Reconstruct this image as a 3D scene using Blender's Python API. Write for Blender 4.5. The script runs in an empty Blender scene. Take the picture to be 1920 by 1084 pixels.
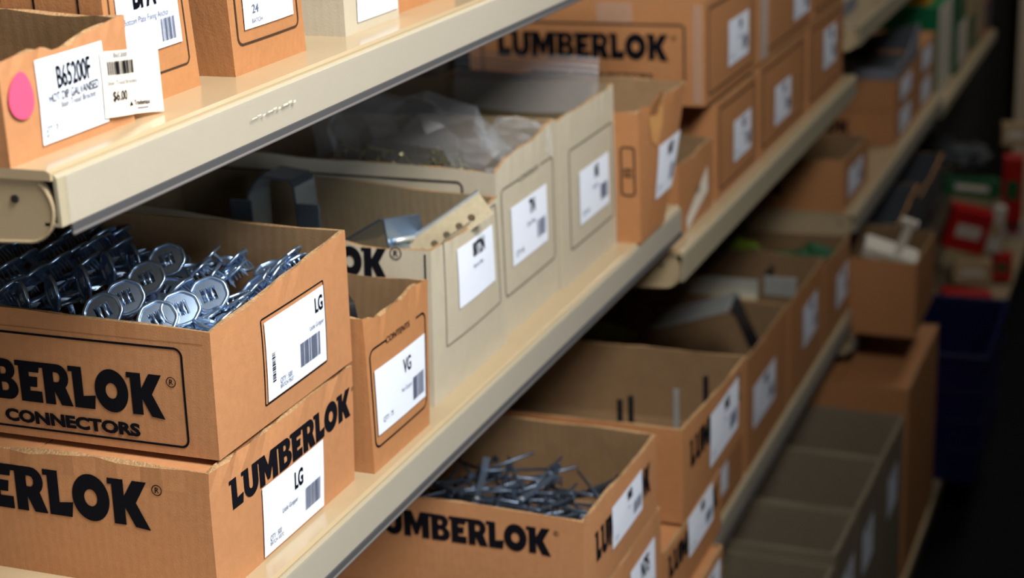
import bpy, bmesh, math, random
from mathutils import Vector, Matrix, Euler
random.seed(7)
S = bpy.context.scene
COL = S.collection

# ------------------------------------------------------------------ camera, light, exposure
cam_d = bpy.data.cameras.new('camera')
cam = bpy.data.objects.new('camera', cam_d)
COL.objects.link(cam)
Rr = ((0.36427608, -0.93048219, -0.03880503), (0.30056221, 0.07802504, 0.95056533), (0.88145635, 0.35793154, -0.30809044))
m = Matrix(((Rr[0][0], Rr[1][0], -Rr[2][0]), (Rr[0][1], Rr[1][1], -Rr[2][1]), (Rr[0][2], Rr[1][2], -Rr[2][2])))
cam.matrix_world = Matrix.Translation((0, -0.585, 1.75)) @ m.to_4x4()
cam_d.sensor_width = 36
cam_d.lens = 3225.36 * 36 / 1920
cam_d.clip_start = 0.05
cam_d.dof.use_dof = True
cam_d.dof.focus_distance = 1.20
cam_d.dof.aperture_fstop = 6.3
S.camera = cam

W = bpy.data.worlds.new('world')
S.world = W
W.use_nodes = True
W.node_tree.nodes['Background'].inputs[0].default_value = (0.55, 0.75, 1.0, 1)
W.node_tree.nodes['Background'].inputs[1].default_value = 0.018


def area(name, loc, target, size, power, col):
    d = bpy.data.lights.new(name, 'AREA')
    d.shape = 'RECTANGLE'
    d.size, d.size_y = size
    d.energy = power
    d.color = col
    o = bpy.data.objects.new(name, d)
    o.location = loc
    o.rotation_euler = (Vector(target) - Vector(loc)).to_track_quat('-Z', 'Y').to_euler()
    COL.objects.link(o)


area('skylight_panel', (0.60, -1.25, 2.9), (1.35, 0.0, 1.2), (0.9, 0.9), 70, (1.0, 0.98, 0.95))
area('doorway_daylight', (-1.3, -3.2, 1.6), (1.3, 0.1, 1.2), (1.2, 2.0), 34, (0.80, 0.90, 1.0))
area('far_bay_fill', (4.7, -0.62, 2.8), (4.4, 0.0, 0.9), (1.2, 0.25), 8, (1.0, 0.94, 0.86))  # added fill with no known fixture, brightens the far bay and column

S.view_settings.view_transform = 'Standard'
S.view_settings.look = 'None'
S.view_settings.exposure = 0.55
S.view_settings.gamma = 1.0
S.view_settings.use_curve_mapping = False


# ------------------------------------------------------------------ materials
def srgb(r, g, b):
    def f(c):
        c /= 255.0
        return c / 12.92 if c <= 0.04045 else ((c + 0.055) / 1.055) ** 2.4
    return (f(r), f(g), f(b), 1)


def mat(name, col, rough=0.6, metal=0.0, spec=0.4, mottle=0.0, mscale=60.0, bump=0.0, bscale=400.0, flute=0.0, fscale=60.0, stretch=(1, 1, 1)):
    M = bpy.data.materials.new(name)
    M.use_nodes = True
    nt = M.node_tree
    B = nt.nodes['Principled BSDF']
    B.inputs['Base Color'].default_value = col
    B.inputs['Roughness'].default_value = rough
    B.inputs['Metallic'].default_value = metal
    B.inputs['Specular IOR Level'].default_value = spec
    tc = nt.nodes.new('ShaderNodeTexCoord')
    mp = nt.nodes.new('ShaderNodeMapping')
    mp.inputs['Scale'].default_value = stretch
    nt.links.new(tc.outputs['Object'], mp.inputs['Vector'])
    if mottle:
        n1 = nt.nodes.new('ShaderNodeTexNoise')
        n1.inputs['Scale'].default_value = mscale
        n1.inputs['Detail'].default_value = 6
        n1.inputs['Roughness'].default_value = 0.7
        nt.links.new(mp.outputs[0], n1.inputs['Vector'])
        r = nt.nodes.new('ShaderNodeMapRange')
        r.inputs[1].default_value = 0.25
        r.inputs[2].default_value = 0.75
        r.inputs[3].default_value = 1 - mottle
        r.inputs[4].default_value = 1 + mottle
        nt.links.new(n1.outputs[0], r.inputs[0])
        mx = nt.nodes.new('ShaderNodeMix')
        mx.data_type = 'RGBA'
        mx.blend_type = 'MULTIPLY'
        mx.inputs[0].default_value = 1
        mx.inputs[6].default_value = col
        nt.links.new(r.outputs[0], mx.inputs[7])
        nt.links.new(mx.outputs[2], B.inputs['Base Color'])
    h = None
    if bump:
        n2 = nt.nodes.new('ShaderNodeTexNoise')
        n2.inputs['Scale'].default_value = bscale
        n2.inputs['Detail'].default_value = 4
        nt.links.new(mp.outputs[0], n2.inputs['Vector'])
        b = nt.nodes.new('ShaderNodeBump')
        b.inputs['Strength'].default_value = bump
        b.inputs['Distance'].default_value = 0.002
        nt.links.new(n2.outputs[0], b.inputs['Height'])
        h = b
    if flute:
        wv = nt.nodes.new('ShaderNodeTexWave')
        wv.inputs['Scale'].default_value = fscale
        wv.inputs['Distortion'].default_value = 0.6
        wv.bands_direction = 'DIAGONAL'
        mp2 = nt.nodes.new('ShaderNodeMapping')
        mp2.inputs['Scale'].default_value = (1, 1, 0.02)
        nt.links.new(tc.outputs['Object'], mp2.inputs['Vector'])
        nt.links.new(mp2.outputs[0], wv.inputs['Vector'])
        b = nt.nodes.new('ShaderNodeBump')
        b.inputs['Strength'].default_value = flute
        b.inputs['Distance'].default_value = 0.002
        nt.links.new(wv.outputs[1], b.inputs['Height'])
        if h:
            nt.links.new(h.outputs[0], b.inputs['Normal'])
        h = b
    if h:
        nt.links.new(h.outputs[0], B.inputs['Normal'])
    return M


def film(name, fac=0.3, col=(0.9, 0.95, 1, 1), rough=0.15):
    M = bpy.data.materials.new(name)
    M.use_nodes = True
    nt = M.node_tree
    B = nt.nodes['Principled BSDF']
    B.inputs['Base Color'].default_value = col
    B.inputs['Roughness'].default_value = rough
    B.inputs['Specular IOR Level'].default_value = 0.8
    T = nt.nodes.new('ShaderNodeBsdfTransparent')
    X = nt.nodes.new('ShaderNodeMixShader')
    X.inputs[0].default_value = fac
    fr = nt.nodes.new('ShaderNodeLayerWeight')
    fr.inputs[0].default_value = 0.45
    mr = nt.nodes.new('ShaderNodeMapRange')
    mr.inputs[3].default_value = fac * 0.6
    mr.inputs[4].default_value = min(1, fac * 2.6)
    nt.links.new(fr.outputs['Facing'], mr.inputs[0])
    nt.links.new(mr.outputs[0], X.inputs[0])
    nt.links.new(T.outputs[0], X.inputs[1])
    nt.links.new(B.outputs[0], X.inputs[2])
    nt.links.new(X.outputs[0], nt.nodes['Material Output'].inputs[0])
    return M


KRAFT = mat('kraft_cardboard', srgb(178, 125, 84), 0.7, 0, 0.25, 0.09, 140, 0.12, 900, 0.025, 90)
KRAFT_D = mat('orange_kraft_cardboard', srgb(172, 119, 76), 0.65, 0, 0.3, 0.09, 110, 0.15, 700, 0.03, 90)
KRAFT_IN = mat('kraft_cardboard_inside', srgb(126, 100, 72), 0.8, 0, 0.15, 0.12, 60, 0.1, 600, 0.05, 70)  # darkened against the outer kraft to put interior shade into the colour
RIM = mat('torn_cardboard_edge', srgb(158, 126, 90), 0.9, 0, 0.1, 0.45, 350, 0.6, 500)
BUFF = mat('buff_cardboard', srgb(180, 170, 149), 0.7, 0, 0.25, 0.05, 80, 0.12, 800, 0.02, 90)
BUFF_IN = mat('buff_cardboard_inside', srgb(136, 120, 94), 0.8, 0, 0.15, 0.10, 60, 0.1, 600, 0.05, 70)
INK = mat('black_ink', srgb(16, 16, 22), 0.85, 0, 0.05)
INK_G = mat('faded_grey_ink', srgb(112, 106, 92), 0.7, 0, 0.2)
INK_B = mat('faint_black_ink', srgb(66, 48, 36), 0.7, 0, 0.2)
LABEL = mat('white_label_paper', srgb(226, 232, 244), 0.6, 0, 0.2, 0.02, 200)
LABEL_W = mat('warm_white_label_paper', srgb(232, 222, 206), 0.5, 0, 0.25, 0.02, 200)
LTXT = mat('label_print', srgb(10, 10, 18), 0.85, 0, 0.05)
LGREY = mat('label_print_faint', srgb(96, 104, 126), 0.85, 0, 0.05)
PINK = mat('pink_sticker', srgb(228, 84, 118), 0.3, 0, 0.5)
SHELF = mat("beige_powder_coat", srgb(172, 153, 121), 0.18, 0, 0.5, 0.03, 30, 0.04, 500)
LIP = mat('beige_price_channel', srgb(164, 154, 130), 0.4, 0, 0.4, 0.03, 60)
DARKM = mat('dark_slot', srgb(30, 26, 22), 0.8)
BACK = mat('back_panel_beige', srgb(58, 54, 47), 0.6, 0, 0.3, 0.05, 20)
STRIP = film('clear_plastic_strip', 0.05, (0.75, 0.75, 0.78, 1), 0.12)
EDGE = mat('plastic_strip_edge', srgb(40, 38, 38), 0.6, 0, 0.1)
BEAD = mat('plastic_strip_bead', srgb(92, 88, 86), 0.5, 0, 0.2)
BAG = film('clear_polythene', 0.11, (0.62, 0.66, 0.72, 1), 0.16)
ZIPM = film('frosted_polythene', 0.30, (0.62, 0.65, 0.7, 1), 0.3)
GBAG = mat('grey_polythene', srgb(74, 78, 82), 0.35, 0, 0.5, 0.1, 40)
STEEL = mat('zinc_plated_steel', (0.40, 0.54, 0.74, 1), 0.27, 0.92, 0.5, 0.10, 300)  # blue of the reflected sky is put into this base colour
ZDARK = mat('dull_blue_zinc', (0.10, 0.13, 0.18, 1), 0.38, 0.8, 0.5, 0.3, 150)
STEEL_D = mat('dark_steel', (0.10, 0.11, 0.13, 1), 0.3, 0.9, 0.5, 0.1, 200)
GALV = mat('galvanised_steel', (0.56, 0.58, 0.56, 1), 0.42, 0.6, 0.5, 0.16, 120)
GALV_Y = mat('passivated_galvanised_steel', (0.74, 0.62, 0.40, 1), 0.42, 0.5, 0.5, 0.15, 150)
BRASSY = mat('gold_passivated_steel', (0.45, 0.42, 0.20, 1), 0.35, 0.9, 0.5, 0.15, 150)
FLOOR = mat('dark_rubber_floor', srgb(14, 14, 16), 0.8, 0, 0.15, 0.15, 15)
WALLM = mat('beige_painted_wall', srgb(150, 134, 112), 0.8, 0, 0.2, 0.04, 8)
TEAL = mat('green_card', srgb(0, 104, 62), 0.5, 0, 0.3, 0.05, 30)
YELL = mat('yellow_card', srgb(214, 150, 30), 0.5, 0, 0.3, 0.05, 30)
NAVY = mat('navy_plastic', srgb(14, 16, 62), 0.4, 0, 0.4, 0.05, 30)
RED = mat('red_packet', srgb(176, 22, 22), 0.4, 0, 0.4, 0.12, 50)
GREEN = mat('dark_green_packet', srgb(24, 84, 48), 0.4, 0, 0.4, 0.12, 50)
WHITE = mat('off_white_packet', srgb(206, 198, 184), 0.5, 0, 0.4, 0.08, 50)
TAN = mat('tan_packet', srgb(176, 150, 112), 0.5, 0, 0.4, 0.08, 50)
GREYB = mat('grey_board', srgb(112, 116, 126), 0.7, 0, 0.3, 0.08, 50)
LIME = mat('lime_plastic', srgb(160, 190, 50), 0.45, 0, 0.4, 0.1, 60)
COLM = mat('pale_beige_paint', srgb(200, 182, 158), 0.6, 0, 0.3, 0.04, 8)
CREASE_SHADE = mat('painted_crease_shadow', srgb(146, 98, 62), 0.85, 0, 0.1)
SCUFF = mat('scuffed_paint', srgb(206, 200, 182), 0.6, 0, 0.2)
ENDM = mat('dark_grey_wall', srgb(52, 50, 46), 0.8, 0, 0.2, 0.05, 8)
PEEL = mat('peeled_cardboard', srgb(196, 144, 88), 0.8, 0, 0.15, 0.12, 80)
BINR = mat('taupe_bin_rim', srgb(126, 116, 96), 0.8, 0, 0.2, 0.15, 60)
BINM = mat('taupe_bin_board', srgb(128, 116, 96), 0.7, 0, 0.25, 0.08, 50, 0.1, 500, 0.1, 40)
TAPE = film('clear_packing_tape', 0.25, (0.9, 0.8, 0.7, 1), 0.12)


# ------------------------------------------------------------------ basic builders
def link(name, me, parent=None, mats=()):
    o = bpy.data.objects.new(name, me)
    COL.objects.link(o)
    for q in mats:
        me.materials.append(q)
    if parent:
        o.parent = parent
    return o


def thing(name, label, cat, loc, rz=0.0, group=None):
    o = bpy.data.objects.new(name, None)
    o.empty_display_size = 0.02
    o.location = loc
    o.rotation_euler = (0, 0, rz)
    COL.objects.link(o)
    o['label'] = label
    o['category'] = cat
    if group:
        o['group'] = group
    return o


def tag(o, label, cat, group=None):
    o['label'] = label
    o['category'] = cat
    if group:
        o['group'] = group
    return o


def copy_tree(o, parent=None):
    c = o.copy()
    COL.objects.link(c)
    c.parent = parent
    for ch in list(o.children):
        copy_tree(ch, c)
    return c


def mesh_of(name, verts, faces, mi=None, smooth=False):
    me = bpy.data.meshes.new(name)
    me.from_pydata([tuple(v) for v in verts], [], faces)
    if mi:
        for p, i in zip(me.polygons, mi):
            p.material_index = i
    if smooth:
        for p in me.polygons:
            p.use_smooth = True
    me.update()
    return me


class MB:
    """collects simple solids into one mesh"""
    def __init__(self):
        self.v, self.f, self.i = [], [], []

    def add(self, vs, fs, mi=0):
        b = len(self.v)
        self.v += [Vector(v) for v in vs]
        for f in fs:
            self.f.append([b + k for k in f])
            self.i.append(mi)
        return self

    def box(self, a, b, mi=0, M=None, bev=0.0):
        x0, y0, z0 = a
        x1, y1, z1 = b
        bm = bmesh.new()
        bmesh.ops.create_cube(bm, size=1)
        for v in bm.verts:
            v.co = Vector(((x0 + x1) / 2 + v.co.x * (x1 - x0), (y0 + y1) / 2 + v.co.y * (y1 - y0), (z0 + z1) / 2 + v.co.z * (z1 - z0)))
        if bev:
            bmesh.ops.bevel(bm, geom=list(bm.edges), offset=bev, segments=2, affect='EDGES', profile=0.5)
        bm.verts.index_update()
        vs = [(M @ v.co if M else v.co.copy()) for v in bm.verts]
        fs = [[v.index for v in f.verts] for f in bm.faces]
        bm.free()
        return self.add(vs, fs, mi)

    def prism(self, poly, a, b, axis='y', mi=0, M=None):
        """extrude a closed 2-D outline between two offsets along an axis"""
        n = len(poly)
        def p(u, w, t):
            if axis == 'y':
                return Vector((u, t, w))
            if axis == 'x':
                return Vector((t, u, w))
            return Vector((u, w, t))
        vs = [p(u, w, a) for u, w in poly] + [p(u, w, b) for u, w in poly]
        if M:
            vs = [M @ v for v in vs]
        fs = [list(range(n))[::-1], list(range(n, 2 * n))] + [[i, (i + 1) % n, n + (i + 1) % n, n + i] for i in range(n)]
        return self.add(vs, fs, mi)

    def tube(self, pts, r, mi=0, n=8, closed=False):
        pts = [Vector(p) for p in pts]
        N = len(pts)
        rs = r if isinstance(r, (list, tuple)) else [r] * N
        b = len(self.v)
        up = None
        for k, p in enumerate(pts):
            if closed:
                t = pts[(k + 1) % N] - pts[k - 1]
            else:
                t = pts[min(k + 1, N - 1)] - pts[max(k - 1, 0)]
            t.normalize()
            if up is None or abs(up.dot(t)) > 0.95:
                up = Vector((0, 0, 1)) if abs(t.z) < 0.9 else Vector((1, 0, 0))
            s = t.cross(up).normalized()
            up = s.cross(t).normalized()
            for j in range(n):
                a = 2 * math.pi * j / n
                self.v.append(p + (s * math.cos(a) + up * math.sin(a)) * rs[k])
        for k in range(N if closed else N - 1):
            k2 = (k + 1) % N
            for j in range(n):
                self.f.append([b + k * n + j, b + k * n + (j + 1) % n, b + k2 * n + (j + 1) % n, b + k2 * n + j])
                self.i.append(mi)
        if not closed:
            self.f.append([b + j for j in range(n)][::-1])
            self.f.append([b + (N - 1) * n + j for j in range(n)])
            self.i += [mi, mi]
        return self

    def ribbon(self, pts, side, w, t, mi=0):
        """a bent flat strip: centre line pts, width along 'side', thickness t"""
        pts = [Vector(p) for p in pts]
        side = Vector(side).normalized()
        b = len(self.v)
        N = len(pts)
        for k, p in enumerate(pts):
            tg = (pts[min(k + 1, N - 1)] - pts[max(k - 1, 0)]).normalized()
            nn = tg.cross(side).normalized()
            for sx, sy in ((-1, -1), (1, -1), (1, 1), (-1, 1)):
                self.v.append(p + side * (sx * w / 2) + nn * (sy * t / 2))
        for k in range(N - 1):
            for j in range(4):
                self.f.append([b + k * 4 + j, b + k * 4 + (j + 1) % 4, b + (k + 1) * 4 + (j + 1) % 4, b + (k + 1) * 4 + j])
                self.i.append(mi)
        self.f.append([b + j for j in range(4)][::-1])
        self.f.append([b + (N - 1) * 4 + j for j in range(4)])
        self.i += [mi, mi]
        return self

    def build(self, name, mats, parent=None, smooth=False, origin=None):
        if origin is not None:
            o0 = Vector(origin)
            vs = [v - o0 for v in self.v]
        else:
            vs = self.v
        me = mesh_of(name, vs, self.f, self.i, smooth)
        bm = bmesh.new()
        bm.from_mesh(me)
        bmesh.ops.recalc_face_normals(bm, faces=bm.faces)
        bm.to_mesh(me)
        bm.free()
        o = link(name, me, parent, mats if isinstance(mats, (list, tuple)) else [mats])
        if origin is not None:
            o.location = o0
        return o


# ------------------------------------------------------------------ flat lettering and outlines
def curve_fill(splines, extrude=0.0):
    cu = bpy.data.curves.new('tmp', 'CURVE')
    cu.dimensions = '2D'
    cu.fill_mode = 'BOTH'
    cu.extrude = extrude
    for pl in splines:
        sp = cu.splines.new('POLY')
        sp.points.add(len(pl) - 1)
        for p, (x, y) in zip(sp.points, pl):
            p.co = (x, y, 0, 1)
        sp.use_cyclic_u = True
    o = bpy.data.objects.new('tmp', cu)
    COL.objects.link(o)
    dg = bpy.context.evaluated_depsgraph_get()
    dg.update()
    me = bpy.data.meshes.new_from_object(o.evaluated_get(dg))
    vs = [v.co.copy() for v in me.vertices]
    fs = [list(p.vertices) for p in me.polygons]
    bpy.data.objects.remove(o)
    bpy.data.curves.remove(cu)
    bpy.data.meshes.remove(me)
    return vs, fs


_tc = {}


def text_geo(s, bold=0.0):
    key = (s, bold)
    if key in _tc:
        return _tc[key]
    cu = bpy.data.curves.new('tmp', 'FONT')
    cu.body = s
    cu.size = 1
    cu.offset = bold
    cu.resolution_u = 3
    cu.fill_mode = 'FRONT'
    o = bpy.data.objects.new('tmp', cu)
    COL.objects.link(o)
    dg = bpy.context.evaluated_depsgraph_get()
    dg.update()
    me = bpy.data.meshes.new_from_object(o.evaluated_get(dg))
    vs = [(v.co.x, v.co.y) for v in me.vertices]
    fs = [list(p.vertices) for p in me.polygons]
    bpy.data.objects.remove(o)
    bpy.data.curves.remove(cu)
    bpy.data.meshes.remove(me)
    _tc[key] = (vs, fs)
    return vs, fs


CAPH = max(v[1] for v in text_geo('H')[0])


def arc(cx, cy, rx, ry, a0, a1, n=10):
    return [(cx + rx * math.cos(math.radians(a0 + (a1 - a0) * k / n)), cy + ry * math.sin(math.radians(a0 + (a1 - a0) * k / n))) for k in range(n + 1)]


GLY = {
    'L': (0.74, [[(-.06, 1), (.36, 1), (.36, .30), (.74, .34), (.68, 0), (.06, 0), (.06, .87), (-.06, .87)]]),
    'U': (0.98, [[(-.06, 1), (.36, 1), (.36, .38)] + arc(.48, .38, .12, .13, 180, 360, 8)[1:] + [(.60, 1), (.94, 1)] + arc(.50, .40, .44, .42, 0, -180, 16) + [(.06, .87), (-.06, .87)]]),
    'M': (1.28, [[(-.06, 1), (.42, 1), (.62, .56), (.82, 1), (1.22, 1), (1.22, 0), (.88, 0), (.88, .52), (.70, .10), (.54, .10), (.36, .52), (.36, 0), (.04, 0), (.04, .87), (-.06, .87)]]),
    'B': (0.92, [[(-.06, 1), (.52, 1)] + arc(.54, .745, .30, .255, 90, -60, 8)[1:] + arc(.54, .28, .36, .28, 60, -90, 10) + [(.05, 0), (.05, .87), (-.06, .87)],
                 [(.37, .62), (.37, .80), (.48, .80)] + arc(.48, .71, .08, .09, 90, -90, 5)[1:],
                 [(.37, .21), (.37, .42), (.50, .42)] + arc(.50, .315, .10, .105, 90, -90, 5)[1:]]),
    'E': (0.78, [[(-.06, 1), (.74, 1), (.69, .74), (.37, .74), (.37, .63), (.64, .63), (.60, .38), (.37, .38), (.37, .28), (.74, .28), (.74, 0), (.05, 0), (.05, .87), (-.06, .87)]]),
    'R': (0.92, [[(-.06, 1), (.52, 1)] + arc(.52, .69, .33, .31, 90, -50, 9)[1:] + [(.92, 0), (.55, 0), (.37, .34), (.37, 0), (.05, 0), (.05, .87), (-.06, .87)],
                 [(.37, .56), (.37, .80), (.48, .80)] + arc(.48, .68, .10, .12, 90, -90, 5)[1:]]),
    'O': (1.06, [arc(.51, .5, .51, .52, 0, 352.8, 49), arc(.51, .5, .18, .19, 0, 345.6, 24)]),
    'K': (1.00, [[(-.06, 1), (.37, 1), (.37, .64), (.62, 1), (1.0, 1), (.68, .52), (1.02, -.06), (.62, -.02), (.37, .40), (.37, 0), (.05, 0), (.05, .87), (-.06, .87)]]),
}
_gm = {k: curve_fill(v[1]) for k, v in GLY.items()}


class Print:
    """flat artwork in metres (a across, b up) that is later wrapped on a face"""
    def __init__(self):
        self.v, self.f, self.i, self.n = [], [], [], []

    def put(self, vs, fs, mi, off):
        b = len(self.v)
        self.v += vs
        self.n += [off] * len(vs)
        for f in fs:
            self.f.append([b + k for k in f])
            self.i.append(mi)

    def rect(self, a0, a1, b0, b1, mi=0, off=0.0006, step=0.02):
        na = max(1, int(abs(a1 - a0) / step))
        nb = max(1, int(abs(b1 - b0) / step))
        vs = [(a0 + (a1 - a0) * i / na, b0 + (b1 - b0) * j / nb) for j in range(nb + 1) for i in range(na + 1)]
        fs = [[j * (na + 1) + i, j * (na + 1) + i + 1, (j + 1) * (na + 1) + i + 1, (j + 1) * (na + 1) + i] for j in range(nb) for i in range(na)]
        self.put(vs, fs, mi, off)
        return self

    def text(self, s, a, b, h, width=None, mi=0, off=0.0009, bold=0.0, centre=False, xs=1.0, skew=0.0):
        if not s:
            return self
        vs, fs = text_geo(s, bold)
        k = h / CAPH
        w = max(v[0] for v in vs) * k
        kx = k * xs
        if width:
            kx = k * width / w
        w2 = max(v[0] for v in vs) * kx
        a0 = a - w2 / 2 if centre else a
        self.put([(a0 + x * kx, b + y * k + skew * x * kx) for x, y in vs], fs, mi, off)
        return self

    def logo(self, a_right, b, h, word='LUMBERLOK', mi=0, off=0.0006, xs=1.0, reg=True, regs=0.28):
        tot = sum(GLY[c][0] for c in word) * h * xs
        x = a_right - tot
        for c in word:
            vs, fs = _gm[c]
            self.put([(x + v.x * h * xs, b + v.y * h) for v in vs], fs, mi, off)
            x += GLY[c][0] * h * xs
        if reg:
            r = regs * h / 2
            cx, cy = a_right + 0.12 * h + r, b + h * 0.86
            ring = curve_fill([arc(0, 0, r, r, 0, 350, 35), arc(0, 0, r * .84, r * .84, 0, 345, 23)])
            self.put([(cx + v.x, cy + v.y) for v in ring[0]], ring[1], mi, off)
            self.text('R', cx, cy - r * .48, r * .96, mi=mi, off=off, centre=True, bold=0.015)
        return self

    def frame(self, a0, a1, b0, b1, w=0.0016, rad=0.006, mi=0, off=0.0005, gap=None):
        pts = []
        def seg(p, q):
            n = max(1, int(math.hypot(q[0] - p[0], q[1] - p[1]) / 0.01))
            return [(p[0] + (q[0] - p[0]) * k / n, p[1] + (q[1] - p[1]) * k / n) for k in range(n)]
        cs = [(a1 - rad, b1 - rad, 90, 0), (a1 - rad, b0 + rad, 0, -90), (a0 + rad, b0 + rad, -90, -180), (a0 + rad, b1 - rad, 180, 90)]
        arcs = [arc(cx, cy, rad, rad, s, e, 6) for cx, cy, s, e in cs]
        for k in range(4):
            pts += arcs[k]
            pts += seg(arcs[k][-1], arcs[(k + 1) % 4][0])[1:]
        N = len(pts)
        vs, fs = [], []
        for k in range(N):
            p, q = pts[k - 1], pts[(k + 1) % N]
            dx, dy = q[0] - p[0], q[1] - p[1]
            l = math.hypot(dx, dy) or 1
            nx, ny = -dy / l, dx / l
            vs += [(pts[k][0] + nx * w / 2, pts[k][1] + ny * w / 2), (pts[k][0] - nx * w / 2, pts[k][1] - ny * w / 2)]
        for k in range(N):
            j = (k + 1) % N
            if gap and pts[k][1] > b1 - 0.002 and gap[0] < pts[k][0] < gap[1]:
                continue
            fs.append([2 * k, 2 * k + 1, 2 * j + 1, 2 * j])
        self.put(vs, fs, mi, off)
        return self

    def barcode(self, a0, a1, b0, b1, mi=0, off=0.0009, seed=1, upright=False):
        r = random.Random(seed)
        L = (b1 - b0) if upright else (a1 - a0)
        t = 0
        while t < L:
            w = r.choice((1, 1, 2, 3)) * L / 60
            if t + w > L:
                break
            if upright:
                self.rect(a0, a1, b0 + t, b0 + t + w, mi, off, 1)
            else:
                self.rect(a0 + t, a0 + t + w, b0, b1, mi, off, 1)
            t += w + r.choice((1, 1, 2)) * L / 60
        return self

    def wrap(self, name, fn, mats, parent):
        vs = []
        for (a, b), o in zip(self.v, self.n):
            p, n = fn(a, b)
            vs.append(p + n * o)
        me = mesh_of(name, vs, self.f, self.i)
        return link(name, me, parent, mats)


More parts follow.
